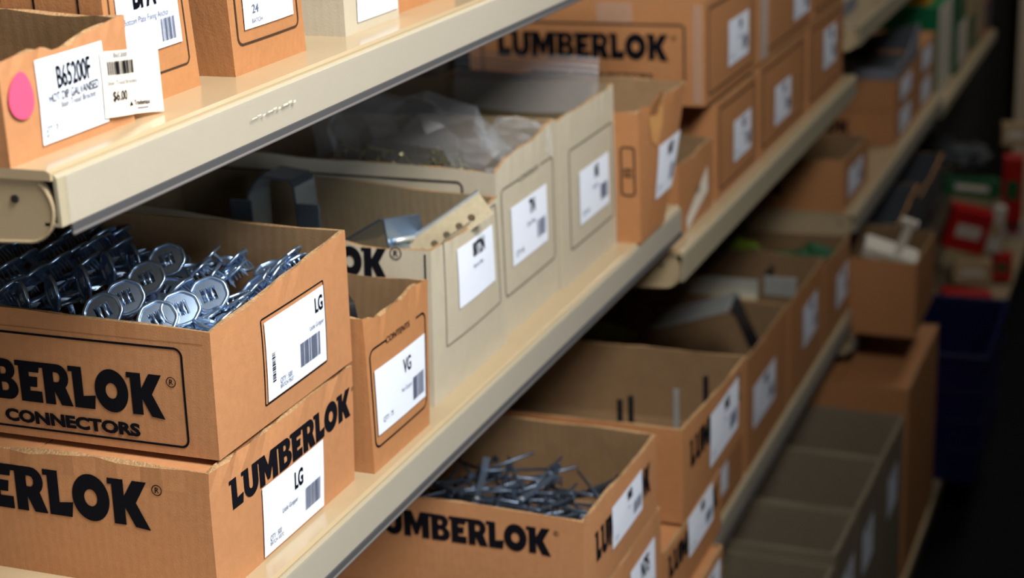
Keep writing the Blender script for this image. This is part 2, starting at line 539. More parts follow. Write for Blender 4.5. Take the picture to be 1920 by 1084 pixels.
# ------------------------------------------------------------------ cartons
class Carton:
    """corrugated box, open or closed; a, b on a side are metres from that side's left edge and up from its base"""
    def __init__(self, label, x0, x1, y0, y1, z0, h, mats=(KRAFT, KRAFT_IN, RIM), corner_h=None, top_shift=None, wav=0.0015, bulge=0.002,
                 sag=None, closed=False, group=None, name='carton', cat='carton', rz=0.0, seed=0, t=0.0035, rag=0.0006, inner=True):
        self.root = thing(name, label, cat, ((x0 + x1) / 2, (y0 + y1) / 2, z0), rz, group)
        X, Y = (x1 - x0) / 2, (y1 - y0) / 2
        self.h = h
        self.cb = [Vector((-X, -Y, 0)), Vector((X, -Y, 0)), Vector((X, Y, 0)), Vector((-X, Y, 0))]
        sh = top_shift or [(0, 0)] * 4
        self.ct = [c + Vector((s[0], s[1], h)) for c, s in zip(self.cb, sh)]
        self.hc = corner_h or [0, 0, 0, 0]
        self.bulge = bulge
        self.sag = sag or {}
        self.rnd = random.Random(seed)
        self.ph = [self.rnd.uniform(0, 6.28) for _ in range(8)]
        self.wav, self.t, self.rag = wav, t, rag
        self.dim = {'F': 2 * X, 'B': 2 * X, 'L': 2 * Y, 'R': 2 * Y}
        self._shell(mats, closed)

    IDX = {'F': (0, 1), 'R': (1, 2), 'B': (2, 3), 'L': (3, 0)}

    def top(self, side, u):
        i, j = self.IDX[side]
        k = 'FRBL'.index(side)
        e = math.sin(math.pi * u)
        z = self.h + self.hc[i] * (1 - u) + self.hc[j] * u
        z += self.wav * e * (math.sin(7 * u + self.ph[k]) + 0.5 * math.sin(17 * u + self.ph[k + 4]))
        for (uc, w, d) in self.sag.get(side, ()):
            z += d * math.exp(-((u - uc) / w) ** 2)
        return z

    def surf(self, side, u, z):
        i, j = self.IDX[side]
        f = z / self.h
        p0 = self.cb[i].lerp(self.ct[i], f)
        p1 = self.cb[j].lerp(self.ct[j], f)
        e = p1 - p0
        n = Vector((e.y, -e.x, 0)).normalized()
        p = p0 + e * u
        p.z = z
        b = self.bulge * math.sin(math.pi * min(max(u, 0), 1)) * math.sin(math.pi * min(max(f, 0), 1) * 0.85)
        return p + n * b, n

    def on(self, side):
        L = self.dim[side]
        return lambda a, b: self.surf(side, a / L, b)

    def _shell(self, mats, closed):
        nu, nv = 16, 6
        v, f, mi = [], [], []
        ring = [(s, k / nu) for s in 'FRBL' for k in range(nu)]
        N = len(ring)
        cen = Vector((0, 0, 0))
        tops = []
        for s, u in ring:
            tops.append(self.top(s, u))
        outer, inner = [], []
        for r in range(nv + 1):
            for (s, u), tz in zip(ring, tops):
                z = tz * r / nv
                p, n = self.surf(s, u, z)
                if u == 0:
                    k = 'FRBL'.index(s)
                    prev = 'FRBL'[k - 1]
                    _, n2 = self.surf(prev, 1, z)
                    nn = (n + n2).normalized() * 1.3
                else:
                    nn = n
                jz = self.rnd.uniform(-1, 1) * self.rag if r == nv else 0
                jn = self.rnd.uniform(-1, 1) * self.rag if r == nv else 0
                outer.append(p + Vector((0, 0, jz)) + n * jn)
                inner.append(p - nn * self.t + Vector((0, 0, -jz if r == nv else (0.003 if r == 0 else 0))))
        v = outer + inner
        O = len(outer)
        for r in range(nv):
            for k in range(N):
                k2 = (k + 1) % N
                f.append([r * N + k, r * N + k2, (r + 1) * N + k2, (r + 1) * N + k]); mi.append(0)
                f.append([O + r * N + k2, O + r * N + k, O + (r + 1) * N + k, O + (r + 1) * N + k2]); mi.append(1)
        for k in range(N):
            k2 = (k + 1) % N
            f.append([nv * N + k, nv * N + k2, O + nv * N + k2, O + nv * N + k]); mi.append(2)
        f.append(list(range(N))[::-1]); mi.append(0)
        f.append([O + k for k in range(N)]); mi.append(1)
        me = mesh_of('carton_walls', v, f, mi)
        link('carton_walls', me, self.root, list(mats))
        if closed:
            mb = MB()
            X = self.dim['F'] / 2 - self.t
            Y = self.dim['L'] / 2 - self.t
            z = self.h - 0.005
            mb.box((-X, -Y, z), (X, -0.001, z + 0.003)).box((-X, 0.001, z), (X, Y, z + 0.003))
            mb.build('top_flaps', mats[0], self.root)

    # artwork -----------------------------------------------------------
    def art(self, side, pr, name='printed_lettering', mats=(INK,)):
        o = pr.wrap(name, self.on(side), list(mats), self.root)
        return o

    def label(self, side, a0, a1, b0, b1, kind='std', head='', sub='', seed=1, fine=True, name='label', paper=LABEL, qty='QTY  500'):
        p = Print()
        p.rect(a0, a1, b0, b1, 0, 0.0012)
        w, h = a1 - a0, b1 - b0
        if kind == 'std':
            p.text(head, a0 + w * .56, b0 + h * .70, h * .22, mi=1, off=0.0016, bold=0.04, centre=True, xs=0.60)
            if sub:
                p.text(sub, a0 + w * .52, b0 + h * .50, h * .075, mi=2, off=0.0016, centre=True, xs=0.8)
            if fine:
                p.barcode(a0 + w * .68, a0 + w * .94, b0 + h * .18, b0 + h * .48, 2, 0.0016, seed)
                p.text(qty, a0 + w * .08, b0 + h * .13, h * .09, mi=2, off=0.0016, xs=0.8)
        return p.wrap(name, self.on(side), [paper, LTXT, LGREY], self.root)


# ================================================================== THE SETTING
def struct(name, mb, mt):
    o = mb.build(name, mt)
    o['kind'] = 'structure'
    return o


struct('floor', MB().box((-3, -5, -0.05), (9, 0.6, 0)), FLOOR)
struct('wall_back', MB().box((-3, 0.62, 0), (9, 0.72, 3.2)), WALLM)
struct('wall_end', MB().box((6.35, -5, 0), (6.45, 0.62, 3.2)), ENDM)

struct('shade_blocker_wall', MB().box((0.9, -1.05, 0), (1.35, -0.8, 2.08)).box((1.35, -1.05, 0), (6.3, -0.8, 2.30)), DARKM)  # unseen wall, added only to shade the lower right of the shelving

# ------------------------------------------------------------------ gondola frame
X0, BAYS, DEP = 0.775, (0.775, 2.015, 3.205, 4.395, 5.585, 6.3), 0.42
def sub(parent, name, mb, mt, smooth=False):
    o = mb.build(name, mt, None, smooth)
    loc = Vector(parent.location)
    for v in o.data.vertices:
        v.co -= loc
    o.parent = parent
    return o


for a, b in zip(BAYS[:-1], BAYS[1:]):
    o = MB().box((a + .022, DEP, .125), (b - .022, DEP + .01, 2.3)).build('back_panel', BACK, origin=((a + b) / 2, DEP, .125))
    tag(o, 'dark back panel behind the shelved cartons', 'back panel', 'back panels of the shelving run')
for a in BAYS[:-1]:
    t = thing('shelf_upright', 'slotted steel upright at the back between two shelf bays', 'upright', (a, DEP, .125), 0, 'uprights of the shelving run')
    sub(t, 'post', MB().box((a - .02, DEP - .026, .125), (a + .02, DEP + .03, 2.3)), SHELF)
    up = MB()
    for k in range(40):
        up.box((a - .012, DEP - .0268, .2 + k * .05), (a - .007, DEP - .0258, .225 + k * .05), 0)
        up.box((a + .007, DEP - .0268, .2 + k * .05), (a + .012, DEP - .0258, .225 + k * .05), 0)
    sub(t, 'slot_column', up, DARKM)
t = thing('base_deck', 'beige base deck at floor level under the taupe bins', 'shelf', (3.5, .1, 0))
sub(t, 'deck_plate', MB().box((X0, -.135, .09), (6.3, DEP + .03, .12), bev=.003), SHELF)
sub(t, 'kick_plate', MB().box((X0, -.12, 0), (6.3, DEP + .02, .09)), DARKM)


def shelf(label, x0, x1, z, front=0.0, liph=0.033, strip=True, left_bracket=True, droop=0.0):
    t = thing('shelf', label, 'shelf', ((x0 + x1) / 2, front, z), 0, 'steel shelves of the run')
    prof = []
    y0 = front
    # deck with rolled front edge and turned-down lip
    deck = MB().prism([(DEP - .034, z), (y0 + .004, z), (y0 + .001, z - .0015), (y0 + .001, z - .006), (y0 + .006, z - .006), (DEP - .034, z - .006)], x0 + .002, x1 - .002, 'x')
    sub(t, 'deck', deck, SHELF)
    lip = MB().prism([(y0, z - .003), (y0 - .0015, z - .005), (y0 - .0015, z - liph), (y0 + .010, z - liph), (y0 + .010, z - liph + .002), (y0 + .001, z - liph + .002), (y0 + .001, z - .003)], x0 + .004, x1 - .002, 'x')
    sub(t, 'lip', lip, LIP)
    if strip:
        st = MB().box((x0 + .010, y0 - .0042, z - liph - .0055), (x1 - .004, y0 - .003, z - .004))
        s = sub(t, 'ticket_strip', st, STRIP)
        s['label'] = 'clear plastic ticket strip along the lip'
        ed = MB().box((x0 + .0102, y0 - .0040, z - liph - .0042), (x1 - .0042, y0 - .0022, z - liph + .0002))
        e = sub(t, 'strip_edge', ed, EDGE)
        be = MB().tube([(x0 + .010, y0 - .0040, z - liph - .0052), (x1 - .004, y0 - .0040, z - liph - .0052)], .0012, 0, 8)
        sub(t, 'strip_bead', be, BEAD, True)
    for xb, sgn in ((x0 + .004, 1), (x1 - .008, -1)):
        zt = z - .004
        hb = liph + .006
        zb = zt - hb
        r = hb / 2
        ff = y0 + .003
        poly = [(DEP - .034, zt), (ff + r, zt)] + arc(ff + r, zt - r, r, r, 90, 180, 8)[1:] + arc(ff + r, zt - r, r, r, 180, 262, 7)[1:] + [(ff + .10, zb - .004), (DEP - .034, zb - .040)]
        br = MB().prism(poly, xb, xb + .004, 'x')
        br.tube([(xb, p[0], p[1]) for p in poly], .0011, 0, 6, True)
        b = sub(t, 'bracket', br, SHELF)
        bo = MB()
        c = (xb + (-.0004 if sgn > 0 else .0044), ff + .025, zt - hb * .36)
        bo.tube([(c[0] - .0006, c[1], c[2]), (c[0] + .0006, c[1], c[2])], .0024, 0, 10)
        bb = MB()
        bb.tube([(c[0] - .0008, c[1], c[2]), (c[0] + .0008, c[1], c[2])], .0024, 0, 10)
        o2 = bb.build('bolt_hole', DARKM)
        for v in o2.data.vertices:
            v.co -= Vector(t.location)
        o2.parent = b
    return t


us = shelf('upper beige shelf holding the carton with a pink sticker', 0.766, 2.012, 1.528)
sc = MB()
for k in range(9):
    x = .982 + k * .0072
    sc.box((x, -.0046, 1.5105 + .0006 * math.sin(k * 2.1)), (x + .0066 - (k % 3) * .0016, -.0042, 1.5112 + .0010 * (k / 9) + .0006 * math.sin(k * 2.1)))
scm = sub(us, 'scuff_mark', sc, SCUFF)
shelf('middle beige shelf with ticket strip, holding the stacked lettered cartons and tall buff cartons', 0.775, 2.012, 1.177, left_bracket=False)
shelf('middle beige shelf without ticket strip, under the wall of closed brown cartons', 2.018, 3.200, 1.113, liph=0.040, strip=False)
shelf('lower beige shelf carrying the row of open cartons right of the tall front stacks', 2.018, 3.200, 0.652, liph=0.034)
shelf('deeper lower shelf in the near bay carrying two front stacks of open cartons', 0.775, 1.830, 0.742, front=-0.115)
shelf('beige shelf of the third bay carrying the far carton stacks and the green box', 3.208, 4.390, 0.838, liph=0.036)
shelf('farthest beige shelf continuing the green box shelf towards the end wall', 4.398, 5.580, 0.800, liph=0.030, strip=False)
shelf('high beige shelf at the top right, above the grey open box and green box', 3.208, 4.390, 1.205, liph=0.040, strip=False)
shelf('low beige shelf of the third bay under the carton with the white bracket', 3.208, 4.390, 0.592, liph=0.036)

# ================================================================== UPPER SHELF
K1 = (KRAFT, KRAFT_IN, RIM)
KD = (KRAFT_D, KRAFT_IN, RIM)
BF = (BUFF, BUFF_IN, RIM)
zu = 1.528

c = Carton('low open brown carton with a pink round sticker and white price ticket', .768, .893, .027, .30, zu, .063, K1, seed=1, wav=.002,
           corner_h=[-.004, .0025, .004, 0], sag={'F': ((.45, .18, -.002),)}, rag=.0009)
p = Print().rect(.030, .096, .0062, .0555, 0, .0012)
p.text('B65200F', .0468, .0365, .0125, width=.034, mi=1, off=.0016, bold=.014)
p.text('HOT DIP GALVANISED', .0378, .0292, .0052, width=.0495, mi=1, off=.0016, bold=.006)
p.text('Stair Tread Bracket', .0482, .0248, .0036, width=.0355, mi=1, off=.0016)
p.text('QTY : 25', .0328, .0132, .0034, width=.012, mi=1, off=.0016)
p.text('BATCH  12231', .0328, .0098, .0024, width=.016, mi=2, off=.0016)
p.wrap('label', c.on('F'), [LABEL, LTXT, LGREY], c.root)


def price_map(a, b):
    L = .125
    b2 = b - .13 * (a - .0955)
    pt, n = c.surf('F', min(a, L) / L, b2)
    if a > L:
        e = a - L
        pt = pt + Vector((e * .97, -e * .10 - e * e * 3, 0))
    d = .0022 + .0010 * math.sin((a - .09) * 95)
    return pt + n * d, n


p = Print().rect(.0905, .150, .0085, .0490, 0, .0, .004)
p.text('B65200F', .1030, .0450, .0028, width=.017, mi=2, off=.0005)
p.barcode(.0960, .127, .0345, .0428, 1, .0005, 5)
p.text('Stair Tread Brackets', .0945, .0285, .0026, width=.034, mi=2, off=.0005)
p.text('$6.00', .0985, .0186, .0058, width=.016, mi=1, off=.0005, bold=.012)
p.text('Trademax', .1230, .0142, .0030, width=.016, mi=1, off=.0005, bold=.02)
p.put([(.1165, .0142), (.1210, .0142), (.1188, .0172)], [[0, 1, 2]], 1, .0005)
p.rect(.126, .137, .0118, .0125, 2, .0005)
o = p.wrap('price_ticket', price_map, [LABEL_W, LTXT, LGREY], c.root)
o['label'] = 'white barcode ticket reading six dollars, curling past the box edge'
p = Print()
pk = [(.0155 + .0105 * math.cos(t) * (1 - .22 * math.sin(t + .6)), .0385 + .0135 * math.sin(t)) for t in [k * math.pi / 16 for k in range(32)]]
p.put([(.0155, .0385)] + pk, [[0, 1 + k, 1 + (k + 1) % 32] for k in range(32)], 0, .0018)
o = p.wrap('round_sticker', c.on('F'), [PINK], c.root)
o['label'] = 'glossy pink sticker'

c = Carton('tall closed brown carton with large white label, behind the price ticket carton', .900, 1.003, .046, .36, zu, .13, KD, seed=2, top_shift=[(-.002, 0), (-.012, 0), (-.012, 0), (-.002, 0)], closed=True)
p = Print().frame(.006, .093, .018, .120, .0014, .005)
p.wrap('printed_frame', c.on('F'), [INK_B], c.root)
p = Print().rect(.012, .0855, .034, .092, 0, .0012)
p.text('BPA', .030, .0645, .0160, width=.028, mi=1, off=.0016, bold=.045)
p.text('Bottom Plate Fixing Anchor', .018, .0545, .0042, width=.054, mi=2, off=.0016)
p.barcode(.060, .0785, .038, .053, 2, .0016, 8)
p.wrap('label', c.on('F'), [LABEL, LTXT, LGREY], c.root)
p = Print().logo(.314 - .083, .055, .021)
c.art('L', p)
p = Print().frame(.02, .314 - .050, .020, .100, .0016, .005).rect(.314 - .018, .314 - .0165, .01, .12)
c.art('L', p, 'printed_frame')

c = Carton('tall brown carton leaning left with a black framed white label', 1.033, 1.138, .036, .34, zu, .135, KD, seed=3, top_shift=[(-.020, -.008), (-.016, -.004), (-.016, 0), (-.02, 0)], closed=True, bulge=.003)
p = Print().frame(.008, .096, .021, .128, .0018, .006)
c.art('F', p, 'printed_frame', (INK_B,))
p = Print().rect(.0165, .088, .031, .100, 0, .0012)
p.text('24', .027, .0415, .006, mi=2, off=.0016, bold=.01).text('BATCH', .026, .0345, .003, width=.014, mi=2, off=.0016)
p.text('HD', .040, .074, .014, mi=1, off=.0016, bold=.02, xs=.6).rect(.022, .026, .057, .0585, 2, .0016)
p.wrap('label', c.on('F'), [LABEL, LTXT, LGREY], c.root)

c = Carton('buff cardboard carton with a plain white label, next to the leaning brown carton', 1.198, 1.297, .033, .34, zu, .12, BF, seed=4, closed=True)
p = Print().rect(.020, .094, .008, .070, 0, .0012).text('NP', .045, .048, .010, mi=1, off=.0016, bold=.02, xs=.6).rect(.024, .028, .036, .0375, 2, .0016)
p.wrap('label', c.on('F'), [LABEL, LTXT, LGREY], c.root)
c = Carton('brown carton at the top edge, beside the buff carton', 1.312, 1.43, .040, .36, zu, .12, KD, seed=5, closed=True)
p = Print().rect(.03, .09, .03, .09, 0, .0012)
p.wrap('label', c.on('F'), [LABEL], c.root)

# ================================================================== MIDDLE SHELF, NEAR BAY
zm = 1.177
# lower LG carton
lo = Carton('closed brown carton lettered on two sides, under the open carton of metal plates', .924, 1.1385, .022, .315, zm, .0965, K1, seed=11, closed=True,
            top_shift=[(.002, 0), (.010, 0), (.008, 0), (.002, 0)], rag=.0016, bulge=.0018)
p = Print().logo(.293 - .050, .050, .0345, xs=.88, regs=.24)
lo.art('L', p)
p = Print().logo(.208, .058, .0225, xs=.965, regs=.16)
lo.art('F', p)
p = Print().rect(.064, .158, .003, .0575, 0, .0014)
p.text('LG', .110, .037, .0125, width=.0135, mi=1, off=.0018, bold=.03)
p.text('Little Gripper', .091, .0265, .0036, width=.024, mi=2, off=.0018)
p.barcode(.127, .152, .0125, .0305, 2, .0018, 4)
p.text('QTY : 500', .072, .0125, .0042, width=.017, mi=2, off=.0018).text('BATCH 10372', .072, .0085, .003, width=.020, mi=2, off=.0018)
p.wrap('label', lo.on('F'), [LABEL, LTXT, LGREY], lo.root)

# upper LG carton, open
up = Carton('open brown lettered carton brimming with small metal plates, on top of its stack', .943, 1.149, .022, .325, zm + .0995, .094, K1, seed=12,
            corner_h=[-.001, .014, .015, .008], top_shift=[(.003, 0), (.003, 0), (.002, 0), (.003, 0)], wav=.0008, rag=.0005)
p = Print().logo(.303 - .041, .028, .031, xs=.865, regs=.25)
p.text('TIMBER  CONNECTORS', .303 - .062 - .180, .0116, .0086, width=.180, bold=.05)
up.art('L', p)
p = Print().frame(.02, .303 - .0235, .0070, .0795, .0017, .006)
up.art('L', p, 'printed_frame')
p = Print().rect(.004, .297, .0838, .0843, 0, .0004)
up.art('L', p, 'crease_shadow_line', (CREASE_SHADE,))  # thin shadow of the top fold, painted as a darker line
p = Print().frame(.0655, .1625, .0155, .0805, .0012, .0015)
up.art('F', p, 'printed_frame')
p = Print().rect(.0685, .1605, .0172, .0775, 0, .0012)
p.text('LG', .144, .0605, .0108, width=.0135, mi=1, off=.0016, bold=.03)
p.text('Little Gripper', .134, .0495, .0034, width=.024, mi=2, off=.0016)
p.barcode(.118, .151, .0262, .0448, 2, .0016, 6)
p.barcode(.0755, .080, .030, .0535, 1, .0016, 9, upright=True)
p.text('QTY : 500', .086, .0255, .004, width=.018, mi=2, off=.0016).text('BATCH 9527', .086, .0215, .003, width=.020, mi=2, off=.0016)
p.wrap('label', up.on('F'), [LABEL, LTXT, LGREY], up.root)

# ---- metal connector plates
def octa(rx, ry, cut=.42):
    return [(rx, -ry * cut), (rx, ry * cut), (rx * cut, ry), (-rx * cut, ry), (-rx, ry * cut), (-rx, -ry * cut), (-rx * cut, -ry), (rx * cut, -ry)]


def roundpoly(pl, k=.28, n=4):
    out = []
    N = len(pl)
    for i in range(N):
        a, b, c2 = Vector(pl[i - 1]), Vector(pl[i]), Vector(pl[(i + 1) % N])
        p0 = b + (a - b) * k
        p1 = b + (c2 - b) * k
        for t in range(n + 1):
            s = t / n
            q = p0 * (1 - s) ** 2 + b * 2 * s * (1 - s) + p1 * s * s
            out.append((q.x, q.y))
    return out


RX, RY = .0138, .0131
rim = roundpoly(octa(RX, RY))
slots = []
for sx in (-.0044, 0, .0044):
    slots.append([(sx - .0011, -.0056), (sx + .0011, -.0056), (sx + .0011, .0056), (sx - .0011, .0056)])
pv, pf = curve_fill([rim] + slots, .0005)
plate_mb = MB().add([(v.x, v.y, v.z) for v in pv], pf)
plate_mb.tube([(x, y, .0004) for x, y in roundpoly(octa(RX * .95, RY * .95))], .0016, 0, 6, True)
for sx in (-.0022, .0022):
    plate_mb.tube([(sx, -.0052, .0002), (sx, -.003, .0010), (sx, .003, .0010), (sx, .0052, .0002)], [.0004, .0010, .0010, .0004], 0, 6)


def prong_mb(x, y, sgn):
    return MB().prism([(-.0011, 0), (.0011, 0), (.0008, -.0075), (0, -.0105), (-.0008, -.0075)], -.0004, .0004, 'y', M=Matrix.Translation((x, y, 0)) @ Matrix.Rotation(.10 * sgn, 4, 'X') @ Matrix.Rotation(math.pi / 2, 4, 'Z'))


proto = thing('nail_plate', '', 'nail plate', (0, 0, 0), 0, 'metal nail plates filling the open carton')
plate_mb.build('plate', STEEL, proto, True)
for sx in (-.0044, 0, .0044):
    for sy in (-1, 1):
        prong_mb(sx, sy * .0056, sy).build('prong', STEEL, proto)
LBL = {'face': 'octagonal nail plate with its flat slotted face showing, mid heap in the open carton',
       'edge': 'blue tinged nail plate seen edge on with prongs down, at the left of the heap',
       'tan': 'dull nail plate reflecting brown cardboard, seen edge on in the front corner of the heap',
       'deep': 'nail plate half buried lower down in the heap'}
first = [True]


def place_plate(x, y, z, zdir, spin, kind):
    r = proto if first[0] else copy_tree(proto)
    first[0] = False
    q = Vector(zdir).normalized().to_track_quat('Z', 'Y')
    r.rotation_mode = 'QUATERNION'
    r.rotation_quaternion = q @ Euler((0, 0, spin)).to_quaternion()
    r.location = (x, y, z)
    r['label'] = LBL[kind]
    return r


rnd = random.Random(21)
VIEW = Vector((-.88, -.36, .31))
# plates whose smooth face looks at us: +z away from prongs
face = [(1.082, .141, 1.372), (1.039, .132, 1.371), (.994, .121, 1.371), (.985, .069, 1.370), (.972, .080, 1.366), (1.030, .073, 1.366), (1.005, .083, 1.360), (.970, .124, 1.368)]
for k, (x, y, z) in enumerate(face):
    d = VIEW + Vector((rnd.uniform(-.1, .1), rnd.uniform(-.25, .05), .45 + rnd.uniform(-.1, .15)))
    place_plate(x, y, z, d, .35 + rnd.uniform(-.15, .15), 'face')
for x, y, z in [(1.015, .171, 1.372), (1.049, .172, 1.372), (.989, .180, 1.371), (.975, .196, 1.370), (1.080, .170, 1.370)]:
    place_plate(x, y, z, Vector((.45, -.85, .25)) * -1 + Vector((-.75, 0, .2)), .5 + rnd.uniform(-.3, .3), 'face')
# edge-on rows, prongs towards the lower right
edge = []
for r, y in enumerate((.218, .249, .281, .307)):
    for k in range(6):
        edge.append((.985 + k * .031 + r * .006, y + rnd.uniform(-.004, .004) + k * .001, 1.371 + rnd.uniform(-.003, .003) + r * .001))
edge += [(1.086, .215, 1.376), (1.100, .197, 1.373), (1.118, .225, 1.374), (1.051, .194, 1.374)]
for x, y, z in edge:
    d = Vector((rnd.uniform(-.08, .08), .62 + rnd.uniform(-.08, .08), .78))
    place_plate(x, y, z, d, rnd.uniform(-.2, .2), 'edge')
tan = [(1.030, .050, 1.362), (1.045, .045, 1.364), (1.062, .048, 1.366), (1.078, .044, 1.366), (1.012, .042, 1.362), (.992, .040, 1.360), (1.094, .050, 1.367), (1.110, .046, 1.366),
       (1.022, .093, 1.369), (.990, .088, 1.366), (1.060, .090, 1.368), (1.085, .085, 1.366), (1.105, .095, 1.366), (1.075, .110, 1.368), (1.115, .125, 1.365), (1.127, .060, 1.366)]
for x, y, z in tan:
    d = Vector((rnd.uniform(-.3, .3) - .15, .62 + rnd.uniform(-.2, .2), .62 + rnd.uniform(-.2, .2)))
    place_plate(x, y, z, d, rnd.uniform(-.5, .5), 'tan')
for k in range(66):
    x = .965 + (k % 8) * .0235 + rnd.uniform(-.006, .006)
    y = .043 + (k // 8) * .030 + rnd.uniform(-.006, .006)
    if y > .31 or x > 1.142:
        continue
    place_plate(x, y, 1.3545 + rnd.uniform(-.002, .003), (rnd.uniform(-.5, .3), rnd.uniform(-.3, .6), 1), rnd.uniform(0, 3), 'deep')

# VG carton
vg = Carton('small open brown carton with black framed label, right of the lettered stack', 1.1535, 1.264, .011, .30, zm, .129, KD, seed=13,
            corner_h=[.006, .000, .004, .006], top_shift=[(.002, .002), (.012, 0), (.008, 0), (.002, 0)], wav=.0025, sag={'F': ((.2, .22, -.006),), 'L': ((.6, .3, -.004),)}, rag=.0010, bulge=.0012)
p = Print().frame(.005, .1035, .020, .104, .0017, .007, gap=(.029, .076)).text('CONTENTS', .031, .1015, .0050, width=.042, bold=.01)
vg.art('F', p, 'printed_frame')
p = Print().rect(.0090, .0995, .030, .086, 0, .0014)
p.text('VG', .057, .066, .0118, width=.014, mi=1, off=.0018, bold=.02)
p.text('Vee Gripper', .052, .051, .0036, width=.020, mi=2, off=.0018)
p.barcode(.074, .096, .036, .056, 2, .0018, 12)
p.text('QTY : 75', .018, .0385, .0042, width=.018, mi=2, off=.0018)
p.wrap('label', vg.on('F'), [LABEL, LTXT, LGREY], vg.root)
for k in range(7):
    mb = MB()
    mb.ribbon([(-.035, 0, -.01), (-.015, 0, .004), (.012, 0, .008), (.035, 0, -.004)], (0, 1, 0), .05, .0012)
    o = mb.build('metal_strap', STEEL_D, None, True)
    o.location = (1.195 + k * .004, .085 + (k % 3) * .012, 1.262 + k * .0062)
    o.rotation_euler = (.25, .12 - .02 * k, .3 + .08 * k)
    tag(o, 'dark bent metal strap nested with its kind inside the small framed carton', 'metal strap', 'dark straps in the small framed carton')

# first buff carton
b1 = Carton('tall buff carton with sagging front, holding zinc brackets and a punched strap', 1.302, 1.477, .023, .38, zm, .148, BF, seed=14,
            corner_h=[-.004, .003, .014, .026], top_shift=[(.010, 0), (-.006, 0), (0, 0), (0, 0)], wav=.0012, sag={'F': ((.42, .3, -.006),), 'L': ((.85, .10, -.006),)}, bulge=.003)
p = Print().logo(.357 - .042, .116, .027, xs=.85, regs=.42)
b1.art('L', p)
p = Print().rect(.357 - .006, .357 - .0045, .02, .14)
b1.art('L', p, 'printed_line')
p = Print().frame(.028, .165, .047, .146, .0016, .002)
b1.art('F', p, 'printed_frame', (INK_G,))
b1.label('F', .056, .150, .074, .130, head='80T2N', sub='Nail-on Plate', seed=3, fine=False, qty='QTY 50')
# joist hanger, U shape
t = thing('joist_hanger', 'bluish zinc U shaped hanger standing at the back of the sagging buff carton', 'bracket', (1.40, .215, 1.26))
mb = MB().ribbon([(0, -.030, -.05), (0, -.022, .09), (0, -.018, .096), (0, .012, .099), (0, .018, .094), (0, .028, .080), (0, .030, -.05)], (1, 0, 0), .04, .0022)
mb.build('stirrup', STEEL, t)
for sy in (-.036, .036):
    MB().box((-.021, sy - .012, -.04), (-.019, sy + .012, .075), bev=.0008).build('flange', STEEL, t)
# angle bracket
t = thing('angle_bracket', 'dark zinc angle bracket leaning in the sagging buff carton, left of the punched strap', 'bracket', (1.375, .085, 1.30))
t.rotation_euler = (0.35, 0.15, -.25)
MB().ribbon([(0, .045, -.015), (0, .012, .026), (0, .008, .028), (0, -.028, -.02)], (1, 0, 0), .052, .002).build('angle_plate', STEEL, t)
MB().tube([(-.02, -.008, .014), (.02, -.008, .014)], .0028, 0, 8).build('stiffening_rib', GALV, t, True)
# punched strap
t = thing('punched_strap', 'cream tinged punched metal strap with round holes, poking over the sagging carton front', 'bracket', (1.39, .042, 1.315))
uu = (Vector((1.405, .008, 1.347)) - Vector((1.375, .073, 1.300))).normalized()
holes = [arc(-.030 + .014 * k, -.003, .0036, .0036, 0, 330, 11) for k in range(5)]
hv, hf = curve_fill([[(-.045, -.012), (.045, -.012), (.045, .012), (-.045, .012)]] + holes, .0009)
mb = MB().add([(v.x, v.y, v.z) for v in hv], hf)
mb.build('punched_face', GALV_Y, t)
MB().box((-.045, .0115, -.014), (.045, .0135, .001)).build('folded_edge', GALV, t)
zx = uu
zz = Vector((-.80, -.55, .25))
zz = (zz - zx * zz.dot(zx)).normalized()
zy = zz.cross(zx)
t.rotation_mode = 'QUATERNION'
t.rotation_quaternion = Matrix((zx, zy, zz)).transposed().to_quaternion()

# second buff carton with polythene bag
b2 = Carton('tall buff carton holding a crumpled clear bag of gold fixings', 1.484, 1.6465, .030, .37, zm, .180, BF, seed=15,
            corner_h=[-.010, .008, .006, 0], top_shift=[(-.004, 0), (.000, 0), (0, 0), (0, 0)], wav=.0015, sag={'L': ((.7, .25, .002),), 'F': ((.25, .16, .004),)}, bulge=.001)
p = Print().frame(.014, .156, .040, .150, .0022, .006, gap=(.055, .115)).text('CONTENTS', .058, .1475, .0050, width=.055, bold=.01)
b2.art('F', p, 'printed_frame', (INK_G,))
p = Print().frame(.02, .34 - .034, .03, .160, .0022, .006)
b2.art('L', p, 'printed_frame', (INK,))
b2.label('F', .034, .133, .066, .127, head='TN', sub='Tylok Plate', seed=31, qty='QTY 40')
b3 = Carton('tall buff carton with grey printed frame, left of the leaning orange brown carton', 1.6515, 1.8335, .025, .37, zm, .185, BF, seed=16, bulge=.001,
            corner_h=[0, .004, .002, 0], top_shift=[(0, 0), (-.002, 0), (0, 0), (0, 0)], wav=.001, sag={'F': ((.15, .12, .002), (.8, .2, -.002))})
p = Print().frame(.025, .172, .037, .147, .0024, .004)
b3.art('F', p, 'printed_frame', (INK_G,))
b3.label('F', .053, .154, .057, .117, head='N5', sub='Nail Plate', seed=33, qty='QTY 40')


